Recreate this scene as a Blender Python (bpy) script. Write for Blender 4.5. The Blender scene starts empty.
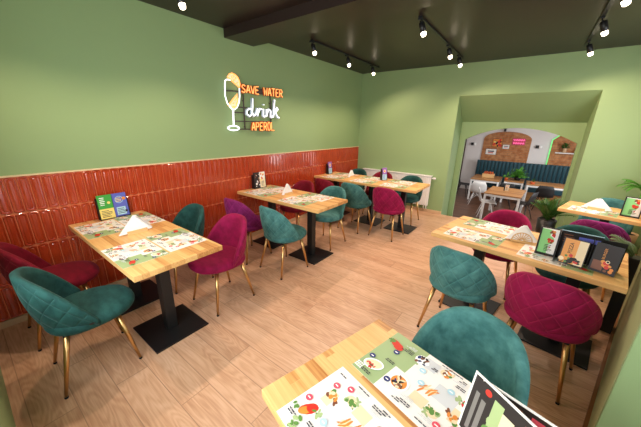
import bpy, bmesh, math, random
from mathutils import Vector, Matrix
random.seed(7)
PI = math.pi
C = bpy.context.scene.collection
SC = bpy.context.scene
R = math.radians

# ------------------------------------------------------------------ materials
def srgb(r, g, b):
    f = lambda c: (c/255/12.92) if c/255 <= .04045 else ((c/255+.055)/1.055)**2.4
    return (f(r), f(g), f(b), 1)

def mat(name, col, rough=.5, metal=0, spec=.5, **kw):
    m = bpy.data.materials.new(name); m.use_nodes = True
    b = m.node_tree.nodes['Principled BSDF']
    b.inputs['Base Color'].default_value = col
    b.inputs['Roughness'].default_value = rough
    b.inputs['Metallic'].default_value = metal
    b.inputs['Specular IOR Level'].default_value = spec
    for k, v in kw.items():
        b.inputs[k.replace('_', ' ')].default_value = v
    return m

def nd(m, t, **kw):
    n = m.node_tree.nodes.new(t)
    for k, v in kw.items():
        setattr(n, k, v)
    return n
def lk(m, a, b): m.node_tree.links.new(a, b)
def bsdf(m): return m.node_tree.nodes['Principled BSDF']
def math_n(m, op, a, b=None):
    n = nd(m, 'ShaderNodeMath', operation=op)
    for i, x in enumerate((a, b)):
        if x is None: continue
        if isinstance(x, (int, float)): n.inputs[i].default_value = x
        else: lk(m, x, n.inputs[i])
    return n.outputs[0]
def ramp(m, fac, stops):
    r = nd(m, 'ShaderNodeValToRGB')
    e = r.color_ramp.elements
    while len(e) < len(stops): e.new(.5)
    for x, (p, c) in zip(e, stops): x.position = p; x.color = c
    lk(m, fac, r.inputs[0]); return r.outputs[0]
def mix(m, fac, a, b, mode='MIX'):
    n = nd(m, 'ShaderNodeMix', data_type='RGBA', blend_type=mode)
    for i, x in ((0, fac), (6, a), (7, b)):
        if isinstance(x, (int, float, tuple)): n.inputs[i].default_value = x
        else: lk(m, x, n.inputs[i])
    return n.outputs[2]
def noise(m, vec, scale, detail=3, rough=.5):
    n = nd(m, 'ShaderNodeTexNoise'); n.inputs['Scale'].default_value = scale
    n.inputs['Detail'].default_value = detail; n.inputs['Roughness'].default_value = rough
    if vec is not None: lk(m, vec, n.inputs['Vector'])
    return n.outputs['Fac']
def bump(m, h, strength=.3, dist=.01):
    n = nd(m, 'ShaderNodeBump'); n.inputs['Strength'].default_value = strength
    n.inputs['Distance'].default_value = dist
    lk(m, h, n.inputs['Height']); lk(m, n.outputs[0], bsdf(m).inputs['Normal'])
def objco(m, which='Object'):
    return nd(m, 'ShaderNodeTexCoord').outputs[which]
def mapping(m, vec, scale=(1,1,1), rot=(0,0,0), loc=(0,0,0)):
    n = nd(m, 'ShaderNodeMapping'); n.inputs['Scale'].default_value = scale
    n.inputs['Rotation'].default_value = rot; n.inputs['Location'].default_value = loc
    lk(m, vec, n.inputs[0]); return n.outputs[0]

def painted(name, col, rough=.55, var=.04):
    m = mat(name, col, rough, spec=.3)
    co = objco(m)
    f = noise(m, co, 220, 2)
    bump(m, f, .12, .002)
    g = noise(m, co, 1.3, 3)
    d = tuple(c*(1-var) for c in col[:3])+(1,)
    lk(m, mix(m, g, col, d), bsdf(m).inputs['Base Color'])
    return m

def velvet(name, col, col2, quilt):
    m = mat(name, col, .78, spec=.25)
    b = bsdf(m)
    b.inputs['Sheen Weight'].default_value = .4
    b.inputs['Sheen Roughness'].default_value = .4
    b.inputs['Sheen Tint'].default_value = tuple(min(1, c*3+.12) for c in col[:3])+(1,)
    co = objco(m)
    n1 = noise(m, mapping(m, co, (5, 9, 6)), 2.2, 4, .6)
    base = mix(m, ramp(m, n1, [(.35, (0,0,0,1)), (.68, (1,1,1,1))]), col, col2)
    h = noise(m, co, 420, 2)
    if quilt:
        uv = nd(m, 'ShaderNodeUVMap').outputs[0]
        s = nd(m, 'ShaderNodeSeparateXYZ'); lk(m, uv, s.inputs[0])
        ds = []
        for sg in (1, -1):
            a = math_n(m, 'ADD', s.outputs[0], math_n(m, 'MULTIPLY', s.outputs[1], sg))
            fr = math_n(m, 'FRACT', a)
            ds.append(math_n(m, 'ABSOLUTE', math_n(m, 'SUBTRACT', fr, .5)))   # .5 at a seam
        mx = math_n(m, 'MAXIMUM', ds[0], ds[1])
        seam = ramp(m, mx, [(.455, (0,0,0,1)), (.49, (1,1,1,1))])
        crease_sheen = tuple(min(1, c*2.1+.015) for c in col[:3])+(1,)  # velvet's sheen along the creases, painted into the colour as paler lines
        base = mix(m, math_n(m, 'MULTIPLY', seam, .55), base, crease_sheen)
        pil = math_n(m, 'POWER', math_n(m, 'MULTIPLY', mx, 2), 6)
        hh = math_n(m, 'SUBTRACT', math_n(m, 'MULTIPLY', h, .06), pil)
        bump(m, hh, .75, .006)
    else:
        bump(m, h, .15, .001)
    lk(m, base, b.inputs['Base Color'])
    return m

def row_shift(m, co, width, length):
    """slide every row of boards by its own random amount"""
    sp_ = nd(m, 'ShaderNodeSeparateXYZ'); lk(m, co, sp_.inputs[0])
    row = math_n(m, 'FLOOR', math_n(m, 'DIVIDE', sp_.outputs[1], width))
    wn = nd(m, 'ShaderNodeTexWhiteNoise', noise_dimensions='1D'); lk(m, row, wn.inputs['W'])
    cb = nd(m, 'ShaderNodeCombineXYZ')
    lk(m, math_n(m, 'ADD', sp_.outputs[0], math_n(m, 'MULTIPLY', wn.outputs['Value'], length)), cb.inputs[0])
    lk(m, sp_.outputs[1], cb.inputs[1]); lk(m, sp_.outputs[2], cb.inputs[2])
    return cb.outputs[0]

def wood_staves(name, tones, stave=.045, length=.42, rough=.38):
    """butcher-block top: staves run along local X"""
    m = mat(name, tones[0], rough, spec=.45)
    co = objco(m)
    br = nd(m, 'ShaderNodeTexBrick'); br.offset = 0; br.offset_frequency = 1; br.squash = 1
    br.inputs['Scale'].default_value = 1
    br.inputs['Brick Width'].default_value = length
    br.inputs['Row Height'].default_value = stave
    br.inputs['Mortar Size'].default_value = .0006
    br.inputs['Mortar'].default_value = tuple(c*.55 for c in tones[2][:3])+(1,)
    br.inputs['Color1'].default_value = (0,0,0,1); br.inputs['Color2'].default_value = (1,1,1,1)
    br.inputs['Bias'].default_value = 0
    lk(m, row_shift(m, co, stave, length), br.inputs['Vector'])
    bw = nd(m, 'ShaderNodeRGBToBW'); lk(m, br.outputs['Color'], bw.inputs[0])
    n2 = noise(m, mapping(m, co, (1.2, 26, 20)), 3, 5, .6)
    t = math_n(m, 'ADD', math_n(m, 'MULTIPLY', bw.outputs[0], .75), math_n(m, 'MULTIPLY', math_n(m, 'SUBTRACT', n2, .37), .8))
    col = ramp(m, t, [(.0, tones[0]), (.35, tones[1]), (.62, tones[0]), (.95, tones[2])])
    lk(m, col, bsdf(m).inputs['Base Color'])
    bump(m, n2, .08, .002)
    return m

def plank_floor(name, tones, width=.19, length=1.5, rough=.33, seam=.0026):
    m = mat(name, tones[0], rough, spec=.4)
    co = objco(m)
    br = nd(m, 'ShaderNodeTexBrick'); br.offset = 0; br.offset_frequency = 1
    for k, v in (('Scale', 1), ('Brick Width', length), ('Row Height', width), ('Mortar Size', seam), ('Mortar Smooth', .3)):
        br.inputs[k].default_value = v
    br.inputs['Color1'].default_value = (0,0,0,1); br.inputs['Color2'].default_value = (1,1,1,1)
    co = row_shift(m, mapping(m, co, (1,1,1), (0,0,0), (.3, .076, 0)), width, length)
    lk(m, co, br.inputs['Vector'])
    bw = nd(m, 'ShaderNodeRGBToBW'); lk(m, br.outputs['Color'], bw.inputs[0])
    # every plank its own grain: shift the lookup by the plank's random tone
    sh = nd(m, 'ShaderNodeCombineXYZ'); lk(m, math_n(m, 'MULTIPLY', bw.outputs[0], 37), sh.inputs[0]); lk(m, math_n(m, 'MULTIPLY', bw.outputs[0], 11), sh.inputs[1])
    va = nd(m, 'ShaderNodeVectorMath', operation='ADD'); lk(m, co, va.inputs[0]); lk(m, sh.outputs[0], va.inputs[1])
    n0 = noise(m, mapping(m, va.outputs[0], (1.3, 8, 1)), 1, 1.5, .5)
    w = math_n(m, 'SINE', math_n(m, 'MULTIPLY', n0, 95))        # contour lines of a stretched field: cathedral grain
    g = noise(m, mapping(m, va.outputs[0], (2.2, 60, 1)), 2, 4, .6)
    lo = noise(m, mapping(m, va.outputs[0], (1.5, 9, 1)), 1.3, 2)
    t = math_n(m, 'ADD', math_n(m, 'MULTIPLY', w, .055), math_n(m, 'ADD', math_n(m, 'MULTIPLY', g, .42), math_n(m, 'ADD', math_n(m, 'MULTIPLY', bw.outputs[0], .12), math_n(m, 'MULTIPLY', lo, .4))))
    col = ramp(m, t, [(.28, tones[2]), (.49, tones[0]), (.68, tones[1])])
    col = mix(m, math_n(m, 'MULTIPLY', br.outputs['Fac'], .55), col, tones[3])
    lk(m, col, bsdf(m).inputs['Base Color'])
    bump(m, math_n(m, 'SUBTRACT', math_n(m, 'MULTIPLY', g, .15), br.outputs['Fac']), .25, .002)
    return m

def brick_mat(name):
    m = mat(name, srgb(150, 90, 55), .85, spec=.2)
    co = objco(m)
    mp = mapping(m, co, (1,1,1), (R(90), 0, 0))
    br = nd(m, 'ShaderNodeTexBrick')
    for k, v in (('Scale', 1), ('Brick Width', .25), ('Row Height', .075), ('Mortar Size', .007)):
        br.inputs[k].default_value = v
    br.inputs['Color1'].default_value = srgb(176, 98, 52); br.inputs['Color2'].default_value = srgb(200, 142, 96)
    br.inputs['Mortar'].default_value = srgb(150, 118, 92)
    lk(m, mp, br.inputs['Vector'])
    n = noise(m, co, 9, 4)
    lk(m, mix(m, .45, br.outputs['Color'], ramp(m, n, [(.3, srgb(110, 58, 32)), (.7, srgb(214, 160, 112))])), bsdf(m).inputs['Base Color'])
    bump(m, br.outputs['Fac'], -.5, .01)
    return m

def emis(name, col, strength, base=(0,0,0,1)):
    m = mat(name, base, .5)
    b = bsdf(m); b.inputs['Emission Color'].default_value = col; b.inputs['Emission Strength'].default_value = strength
    return m

M = {}
GREEN = srgb(143, 168, 118)
M['green'] = painted('green wall paint', GREEN)
M['green_dark'] = painted('olive green wall paint', srgb(150, 160, 116))
M['ceiling'] = mat('dark satin ceiling paint', srgb(46, 35, 31), .36, spec=.3)
M['white_wall'] = painted('white plaster', srgb(226, 222, 220), .7, .02)
M['white'] = mat('white enamel', srgb(240, 240, 238), .35)
M['floor'] = plank_floor('oak plank floor', [srgb(208, 166, 133), srgb(222, 184, 153), srgb(182, 136, 104), srgb(130, 94, 70)])
M['floor2'] = plank_floor('brown plank floor', [srgb(104, 72, 54), srgb(126, 92, 72), srgb(78, 52, 40), srgb(48, 32, 24)])
M['wood'] = wood_staves('butcher block oak', [srgb(212, 158, 94), srgb(230, 188, 124), srgb(166, 100, 48)])
M['wood_dark'] = wood_staves('brown stave wood', [srgb(168, 116, 66), srgb(190, 140, 88), srgb(120, 78, 42)], .09, .8)
M['ply'] = mat('light plywood', srgb(222, 180, 122), .5)
M['skirting'] = mat('pale oak skirting', srgb(206, 172, 134), .45)
M['black'] = mat('black powder coated steel', srgb(26, 26, 27), .42, spec=.4)
M['blackplastic'] = mat('black plastic', srgb(17, 17, 18), .5)
M['gold'] = mat('brushed gold metal', srgb(216, 172, 114), .30, 1)
M['rubber'] = mat('black rubber', srgb(18, 18, 18), .7)
M['bulb'] = emis('warm lit lamp face', (1, .83, .6, 1), 9)
M['soil'] = mat('dark soil', srgb(44, 32, 24), .9)
M['leaf'] = mat('palm leaf green', srgb(52, 96, 34), .45)
M['leaf2'] = mat('bright leaf green', srgb(86, 152, 48), .45)
M['leaf3'] = mat('muted palm leaf', srgb(84, 104, 60), .5)
M['terracotta'] = mat('orange pot', srgb(206, 92, 40), .5)
M['beige'] = mat('beige pot', srgb(206, 170, 130), .6)
M['brick'] = brick_mat('bare brick')
M['banq'] = mat('dark teal velvet', srgb(14, 66, 78), .6, Sheen_Weight=.3)
M['neon_o'] = emis('orange neon tube', (1, .46, .15, 1), 1.2, srgb(255, 140, 40))
M['neon_w'] = emis('white neon tube', (.86, .92, 1, 1), 1.2, (1,1,1,1))
M['neon_g'] = emis('green neon tube', (.15, 1, .25, 1), .7, (.2,1,.3,1))
M['neon_p'] = emis('pink neon tube', (1, .12, .38, 1), .6, (.9,.2,.4,1))
M['signframe'] = mat('dark sign frame', srgb(74, 62, 60), .5)

def solid(key, rgb, rough=.45, **kw):
    if key not in M: M[key] = mat(key, srgb(*rgb), rough, **kw)
    return M[key]
solid('paper', (240, 236, 230), .4); solid('paper green', (156, 178, 126), .4); solid('paper grey', (212, 214, 216), .4)
solid('ink', (44, 46, 62)); solid('print red', (206, 44, 30)); solid('print orange', (226, 138, 54)); solid('print leaf', (92, 136, 62))
solid('print pale leaf', (164, 184, 128)); solid('print pink', (226, 78, 100)); solid('print navy', (28, 46, 110)); solid('print sky', (176, 214, 228))
solid('print brown', (122, 70, 44)); solid('print cream', (236, 214, 176)); solid('print dark', (30, 20, 19), .55); solid('print white', (250, 250, 248))
solid('print yellow', (240, 216, 120)); solid('print green', (60, 160, 60)); solid('print blue', (92, 100, 186)); solid('print purple', (150, 96, 176))
solid('print grey', (120, 116, 112)); solid('napkin', (246, 244, 242), .8); solid('print lightgreen', (140, 206, 130)); solid('print amber', (226, 150, 60))

TEAL = ((srgb(50, 98, 96)), (srgb(80, 132, 127)))
MAG = ((srgb(122, 5, 54)), (srgb(150, 12, 72)))
CRIM = ((srgb(104, 6, 26)), (srgb(130, 10, 38)))
PUR = ((srgb(104, 16, 76)), (srgb(130, 30, 98)))
GRN = ((srgb(22, 60, 57)), (srgb(38, 84, 79)))
FAB = {}
for k, (a, b) in dict(teal=TEAL, magenta=MAG, crimson=CRIM, purple=PUR, green=GRN).items():
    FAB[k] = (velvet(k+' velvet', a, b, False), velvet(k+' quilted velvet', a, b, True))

# ------------------------------------------------------------------ mesh helpers
class MB:
    """collects shapes into one mesh"""
    def __init__(s): s.bm = bmesh.new(); s.mi = 0
    def _fin(s, verts, smooth=False):
        fs = {f for v in verts for f in v.link_faces}
        for f in fs: f.material_index = s.mi; f.smooth = smooth
    def box(s, c, d, rot=None, bevel=0, seg=2):
        r = bmesh.ops.create_cube(s.bm, size=1)
        vs = r['verts']
        mt = Matrix.Translation(Vector(c)) @ (rot.to_4x4() if rot is not None else Matrix()) @ Matrix.Diagonal((d[0], d[1], d[2], 1))
        bmesh.ops.transform(s.bm, matrix=mt, verts=vs)
        if bevel:
            es = list({e for v in vs for e in v.link_edges})
            fs0 = set(s.bm.faces)
            b = bmesh.ops.bevel(s.bm, geom=es, offset=bevel, segments=seg, affect='EDGES', profile=.6)
            vs = list({v for f in b['faces'] for v in f.verts} | {v for v in vs if v.is_valid})
        s._fin(vs); return s
    def poly(s, pts, flip=False):
        vs = [s.bm.verts.new(p) for p in (reversed(pts) if flip else pts)]
        f = s.bm.faces.new(vs); f.material_index = s.mi; return f
    def prism(s, pts, vec):
        """extrude a planar polygon along vec, closed"""
        a = [s.bm.verts.new(p) for p in pts]; v = Vector(vec)
        b = [s.bm.verts.new(Vector(p)+v) for p in pts]
        n = len(pts)
        fs = [s.bm.faces.new(a[::-1]), s.bm.faces.new(b)]
        for i in range(n): fs.append(s.bm.faces.new([a[i], a[(i+1) % n], b[(i+1) % n], b[i]]))
        for f in fs: f.material_index = s.mi
        return s
    def rings(s, rings, cap=True, smooth=True, closed=False):
        rows = [[s.bm.verts.new(p) for p in r] for r in rings]
        n = len(rows[0]); fs = []
        for i in range(len(rows)-(0 if closed else 1)):
            A, B = rows[i], rows[(i+1) % len(rows)]
            for j in range(n):
                fs.append(s.bm.faces.new([A[j], A[(j+1) % n], B[(j+1) % n], B[j]]))
        if cap and not closed:
            fs.append(s.bm.faces.new(rows[0][::-1])); fs.append(s.bm.faces.new(rows[-1]))
        for f in fs: f.material_index = s.mi; f.smooth = smooth
        return s
    def tube(s, path, rad, n=10, closed=False):
        P = [Vector(p) for p in path]
        if isinstance(rad, (int, float)): rad = [rad]*len(P)
        rs = []
        up = None
        for i, p in enumerate(P):
            a = P[i-1] if (i or closed) else P[0]; b = P[(i+1) % len(P)] if (i < len(P)-1 or closed) else P[-1]
            t = (b-a).normalized()
            if up is None:
                up = Vector((0,0,1)) if abs(t.z) < .9 else Vector((1,0,0))
            x = t.cross(up)
            if x.length < 1e-5: x = t.cross(Vector((0,1,.01)))
            x.normalize(); y = x.cross(t).normalized(); up = y
            rs.append([p + rad[i]*(math.cos(k*2*PI/n)*x + math.sin(k*2*PI/n)*y) for k in range(n)])
        return s.rings(rs, closed=closed)
    def lathe(s, c, prof, n=24, cap=True):
        return s.rings([[(c[0]+r*math.cos(2*PI*k/n), c[1]+r*math.sin(2*PI*k/n), c[2]+z) for k in range(n)] for r, z in prof], cap=cap)
    def disc(s, c, r, n=14, rot=0, ry=None):
        ry = ry or r
        pts = []
        for k in range(n):
            a = 2*PI*k/n; x, y = r*math.cos(a), ry*math.sin(a)
            pts.append((c[0]+x*math.cos(rot)-y*math.sin(rot), c[1]+x*math.sin(rot)+y*math.cos(rot), c[2]))
        return s.poly(pts)
    def build(s, name, m, parent=None, loc=(0,0,0), rotz=0):
        bm = s.bm; bmesh.ops.recalc_face_normals(bm, faces=bm.faces)
        me = bpy.data.meshes.new(name); bm.to_mesh(me); bm.free()
        for x in (m if isinstance(m, (list, tuple)) else [m]): me.materials.append(x)
        return link(name, me, parent, loc, rotz)

def link(name, me, parent=None, loc=(0,0,0), rotz=0):
    o = bpy.data.objects.new(name, me); C.objects.link(o)
    o.location = loc; o.rotation_euler = (0, 0, rotz)
    if parent: o.parent = parent
    return o
def tag(o, label=None, cat=None, group=None, kind=None):
    if label: o['label'] = label
    if cat: o['category'] = cat
    if group: o['group'] = group
    if kind: o['kind'] = kind
    return o
def thing(name, label, cat, loc=(0,0,0), rotz=0, group=None):
    return tag(link(name, None, None, loc, rotz), label, cat, group)
def copy_tree(o, parent=None):
    c = o.copy(); C.objects.link(c)
    if parent: c.parent = parent
    for ch in list(o.children): copy_tree(ch, c)
    return c
def struct(mb, name, m, **k):
    return tag(mb.build(name, m, **k), kind='structure')

# ------------------------------------------------------------------ room geometry
H = 2.7314
YF = -5.833                      # front wall
def rwx(y): return 3.781 + .2462*(y+3.829)          # right wall line
RD = Vector((.2462, 1, 0)).normalized(); RN = Vector((RD.y, -RD.x, 0))   # along / outward
AX0, AX1, AZ = 1.99, 3.832, 2.212          # alcove opening in the back wall
AY = .6; AZ2 = 1.787                      # depth and height of the inner arch wall
FL2 = -.70                                # floor of the room beyond

mb = MB(); mb.box((2.4, (YF)/2+.0, -.05), (5.6, -YF+.0, .1)); struct(mb, 'floor', M['floor'])
mb = MB(); mb.box((2.3, (YF-.1)/2, H+.06), (5.6, -YF+.5, .12)); struct(mb, 'ceiling', M['ceiling'])
mb = MB(); mb.box((2.4, -3.185, H-.049), (4.8, .445, .098)); struct(mb, 'beam', M['ceiling'])
mb = MB(); mb.box((-.06, (YF+.3)/2, H/2), (.12, -YF+.9, H)); struct(mb, 'wall_left', M['green'])
FX0, FX1, FZ0, FZ1 = 1.15, 3.0, .80, 2.35      # window in the front wall, behind the camera
mb = MB()
for x0, x1, z0, z1 in ((-.2, FX0, 0, H), (FX1, 4.0, 0, H), (FX0, FX1, 0, FZ0), (FX0, FX1, FZ1, H)):
    mb.box(((x0+x1)/2, YF-.15, (z0+z1)/2), (x1-x0, .30, z1-z0))
struct(mb, 'wall_front', M['green'])
mb = MB()
for x0, x1, z0, z1 in ((FX0, FX0+.07, FZ0, FZ1), (FX1-.07, FX1, FZ0, FZ1), (FX0, FX1, FZ0, FZ0+.07), (FX0, FX1, FZ1-.07, FZ1), ((FX0+FX1)/2-.04, (FX0+FX1)/2+.04, FZ0, FZ1)):
    mb.box(((x0+x1)/2, YF-.20, (z0+z1)/2), (x1-x0, .06, z1-z0))
struct(mb, 'window_2', M['white'])
# back wall with the alcove
mb = MB()
def xz(pts, y): return [(x, y, z) for x, z in pts]
outer = [(-.1, 0), (AX0, 0), (AX0, AZ), (AX1, AZ), (AX1, 0), (5.3, 0), (5.3, H), (-.1, H)]
mb.poly(xz(outer, 0))
D = AY
mb.poly([(AX0, 0, FL2), (AX0, D, FL2), (AX0, D, AZ2), (AX0, 0, AZ)])
mb.poly([(AX1, 0, FL2), (AX1, D, FL2), (AX1, D, AZ2), (AX1, 0, AZ)])
mb.poly([(AX0, 0, AZ), (AX1, 0, AZ), (AX1, D, AZ2), (AX0, D, AZ2)])
# inner wall with the segmental arch, solid 8 cm
OX0, OX1, SPZ, PKZ = 2.085, 3.785, 1.453, 1.688
arch = []
w = (OX1-OX0)/2; sag = PKZ-SPZ; rad = (w*w+sag*sag)/(2*sag); cxa = (OX0+OX1)/2; cza = PKZ-rad
a0 = math.asin(w/rad)
for k in range(25):
    a = -a0 + 2*a0*k/24
    arch.append((cxa+rad*math.sin(a), cza+rad*math.cos(a)))
poly = [(AX0-.05, FL2), (OX0, FL2)] + arch + [(OX1, FL2), (AX1+.05, FL2), (AX1+.05, 2.1), (AX0-.05, 2.1)]
mb.prism(xz(poly, D), (0, .09, 0))
struct(mb, 'wall_back', M['green'])
# right wall: solid part, then a deep floor-length window recess towards the front
yE = -4.185; E0 = Vector((rwx(yE), yE, 0)); E1 = Vector((rwx(.05), .05, 0)); DEP = .5
def rp(y, d=0, z=0): return tuple(Vector((rwx(y), y, z))+RN*d)
RY0, RY1, RZ0, RZ1 = -2.75, -.55, .95, 2.35      # second window, further back in the right wall
mb = MB()
for y0, y1, z0, z1 in ((yE, RY0, 0, H), (RY1, .05, 0, H), (RY0, RY1, 0, RZ0), (RY0, RY1, RZ1, H)):
    mb.prism([rp(y0, 0, z0), rp(y1, 0, z0), rp(y1, .55, z0), rp(y0, .55, z0)], (0, 0, z1-z0))
struct(mb, 'wall_right', M['green_dark'])
mb = MB()
for y0, y1, z0, z1 in ((RY0, RY0+.07, RZ0, RZ1), (RY1-.07, RY1, RZ0, RZ1), (RY0, RY1, RZ0, RZ0+.07), (RY0, RY1, RZ1-.07, RZ1), ((RY0+RY1)/2-.04, (RY0+RY1)/2+.04, RZ0, RZ1)):
    mb.prism([rp(y0, .22, z0), rp(y1, .22, z0), rp(y1, .28, z0), rp(y0, .28, z0)], (0, 0, z1-z0))
struct(mb, 'window_3', M['white'])
yG = YF-.1; G0 = Vector((rwx(yG), yG, 0))
mb = MB(); e = E0+RN*.001
mb.prism([tuple(p) for p in (G0+RN*.0, E0, E0+RN*DEP, G0+RN*DEP)], (0, 0, 0)) if False else None
mb.bm.free()
# lit jamb lining of the recess, lintel above it and its outer wall with the window opening
mb = MB(); mb.prism([tuple(p) for p in (E0-RD*.012+RN*.004, E0+RN*.004, E0+RN*.55, E0-RD*.012+RN*.55)], (0, 0, H)); struct(mb, 'wall_right_jamb', M['green'])
mb = MB()
mb.prism([tuple(p+Vector((0,0,2.45))) for p in (G0, E0-RD*.013, E0-RD*.013+RN*.55, G0+RN*.55)], (0, 0, H-2.45))
struct(mb, 'wall_right_lintel', M['green_dark'])
mb = MB()
W0 = G0+RN*.5+RD*.02; W1 = E0+RN*.5-RD*.02; WL = (W1-W0).length
def wr(s, d, z): return tuple(W0+RD*s+RN*d+Vector((0,0,z)))
fw = .07
for s0, s1, z0, z1 in ((0, WL, 0, .08), (0, WL, 2.37, 2.45), (0, fw, 0, 2.45), (WL-fw, WL, 0, 2.45), (WL/2-.04, WL/2+.04, 0, 2.45), (0, WL, .78, .84), (0, WL, 1.82, 1.87)):
    mb.prism([wr(s0, 0, z0), wr(s1, 0, z0), wr(s1, .06, z0), wr(s0, .06, z0)], (0, 0, z1-z0))
struct(mb, 'window_1', M['white'])
mb = MB(); mb.prism([wr(-.3, .02, -.1), wr(WL+.3, .02, -.1), wr(WL+.3, .1, -.1), wr(-.3, .1, -.1)], (0, 0, .1)); struct(mb, 'trim_3', M['white'])
mb = MB(); mb.prism([tuple(p+Vector((0,0,-.1))) for p in (G0-RN*.3, E0-RN*.3, E0+RN*.6, G0+RN*.6)], (0, 0, .0999)); struct(mb, 'floor_recess', M['floor'])

# skirtings
mb = MB(); mb.box((.008, YF/2, .028), (.016, -YF, .056), bevel=.004); struct(mb, 'baseboard_left', M['skirting'])
mb = MB(); mb.box((AX0/2, -.008, .03), (AX0, .016, .06), bevel=.004)
mb.box(((AX1+4.7)/2, -.008, .03), (4.7-AX1, .016, .06), bevel=.004); struct(mb, 'baseboard_back', M['skirting'])
mb = MB(); mb.prism([tuple(p) for p in (E0, Vector((rwx(-.02), -.02, 0)), Vector((rwx(-.02), -.02, 0))-RN*.018, E0-RN*.018)], (0, 0, .03)); struct(mb, 'baseboard_right', mat('brown skirting', srgb(140, 92, 52), .5))

# glazed tile wainscot: four rows of upright tiles with a raised capsule outline
M['tile'] = mat('terracotta red glazed tile', srgb(158, 40, 18), .13, spec=.6, Coat_Weight=.3)
_t = M['tile']; _n = noise(_t, objco(_t), 7, 3)
lk(_t, mix(_t, _n, srgb(156, 42, 20), srgb(196, 76, 36)), bsdf(_t).inputs['Base Color'])
_n2 = noise(_t, mapping(_t, objco(_t), (1, 12, 3)), 1.6, 2); bump(_t, _n2, .10, .006)
M['grout'] = mat('orange grout', srgb(214, 112, 66), .6)
mb = MB()
TW, TH, NR = .0688, .29, 4
ZB = .06
mb.mi = 1
mb.box((.004, YF/2, (ZB+1.222)/2), (.008, -YF, 1.222-ZB))
mb.mi = 0
def capsule(cy, cz, hw, hh, x, n=5):
    r = hw; pts = []
    for sgn, base in ((1, 0), (-1, PI)):
        for k in range(n+1):
            a = base + PI*k/n
            pts.append((x, cy + r*math.cos(a), cz + sgn*(hh-r) + r*math.sin(a)))
    return pts
def rrect(cy, cz, hw, hh, x, n=5):
    # same vertex count as the capsule, on a nearly square outline
    pts = []
    for sgn, base in ((1, 0), (-1, PI)):
        for k in range(n+1):
            a = base + PI*k/n
            c, s_ = math.cos(a), math.sin(a)
            mx = max(abs(c), abs(s_))
            pts.append((x, cy + hw*c/mx, cz + sgn*(hh-hw) + hw*s_/mx))
    return pts
ny = int(-YF/TW)
for row in range(NR):
    cz = ZB + TH*(row+.5) + .0005
    for i in range(ny+1):
        cy = -.002 - TW*(i+.5)
        if cy - TW/2 < YF: continue
        hw, hh = TW/2-.003, TH/2-.0036
        mb.rings([rrect(cy, cz, hw, hh, .002), rrect(cy, cz, hw, hh, .0115), rrect(cy, cz, hw-.0035, hh-.0035, .0145),
                  capsule(cy, cz, hw-.0065, hh-.007, .0145), capsule(cy, cz, hw-.0095, hh-.010, .0105),
                  capsule(cy, cz, hw-.016, hh-.017, .0098), capsule(cy, cz, hw-.022, hh-.024, .0125)], smooth=False)
struct(mb, 'trim_1', [M['tile'], M['grout']])
mb = MB(); mb.box((.009, YF/2, 1.2265), (.018, -YF, .011)); struct(mb, 'trim_2', mat('pale tile edge trim', srgb(226, 200, 160), .4))

# ------------------------------------------------------------------ furniture
def shell_mesh(kind):
    """wrap-around bucket back: outside quilted (slot 1), inside plain (slot 0)"""
    bm = bmesh.new(); uvl = bm.loops.layers.uv.new('UVMap')
    NP, NV = 64, 13
    A = R(97)
    rows = []; uvs = []
    for i in range(NP+1):
        ph = -A + 2*A*i/NP
        d = Vector((math.sin(ph), -math.cos(ph), 0))
        rx, ry = .257, .264
        rr = 1/math.sqrt((d.x/rx)**2+(d.y/ry)**2)
        rim = d*rr
        q = (rim.y+.264)/.30
        zr = .802 - .345*q**1.45
        zr = max(zr, .455)
        rb = .178; z0 = .392
        sec = []; uv = []
        L = 0; prev = None
        for k in range(NV+1):
            v = k/NV
            r = rb + (rr-rb)*(1-(1-v)**2.0)
            z = z0 + (zr-z0)*(v**1.25)
            p = d*r + Vector((0, 0, z)); sec.append(p)
            if prev is not None: L += (p-prev).length
            prev = p; uv.append((ph*.25/.118, L/.14))
        th = .042 if zr > .52 else .022+.02*(zr-.45)/.07
        top = d*(rr-th*.5)+Vector((0, 0, zr+.012)); sec.append(top); uv.append((ph*.25/.118, (L+.02)/.14))
        zin = min(.435, zr-.02)
        m = 8
        for k in range(m+1):
            v = 1-k/m
            z = zin + (zr-.004-zin)*v
            vo = ((z-z0)/(zr-z0)); vo = max(0, min(1, vo))**(1/1.25)
            ro = rb + (rr-rb)*(1-(1-vo)**2.0)
            sec.append(d*(ro-th) + Vector((0, 0, z))); uv.append((0, 0))
        rows.append([bm.verts.new(p) for p in sec]); uvs.append(uv)
    n = len(rows[0])
    for i in range(NP):
        for j in range(n):
            j2 = (j+1) % n
            f = bm.faces.new([rows[i][j], rows[i+1][j], rows[i+1][j2], rows[i][j2]])
            f.smooth = True; f.material_index = 1 if j < NV else 0
            for l, (a, b) in zip(f.loops, ((i, j), (i+1, j), (i+1, j2), (i, j2))): l[uvl].uv = uvs[a][b]
    bm.faces.new(rows[0][::-1]); bm.faces.new(rows[-1])
    bmesh.ops.recalc_face_normals(bm, faces=bm.faces)
    me = bpy.data.meshes.new('backrest'); bm.to_mesh(me); bm.free()
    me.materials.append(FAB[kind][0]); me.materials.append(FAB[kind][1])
    return me

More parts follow.
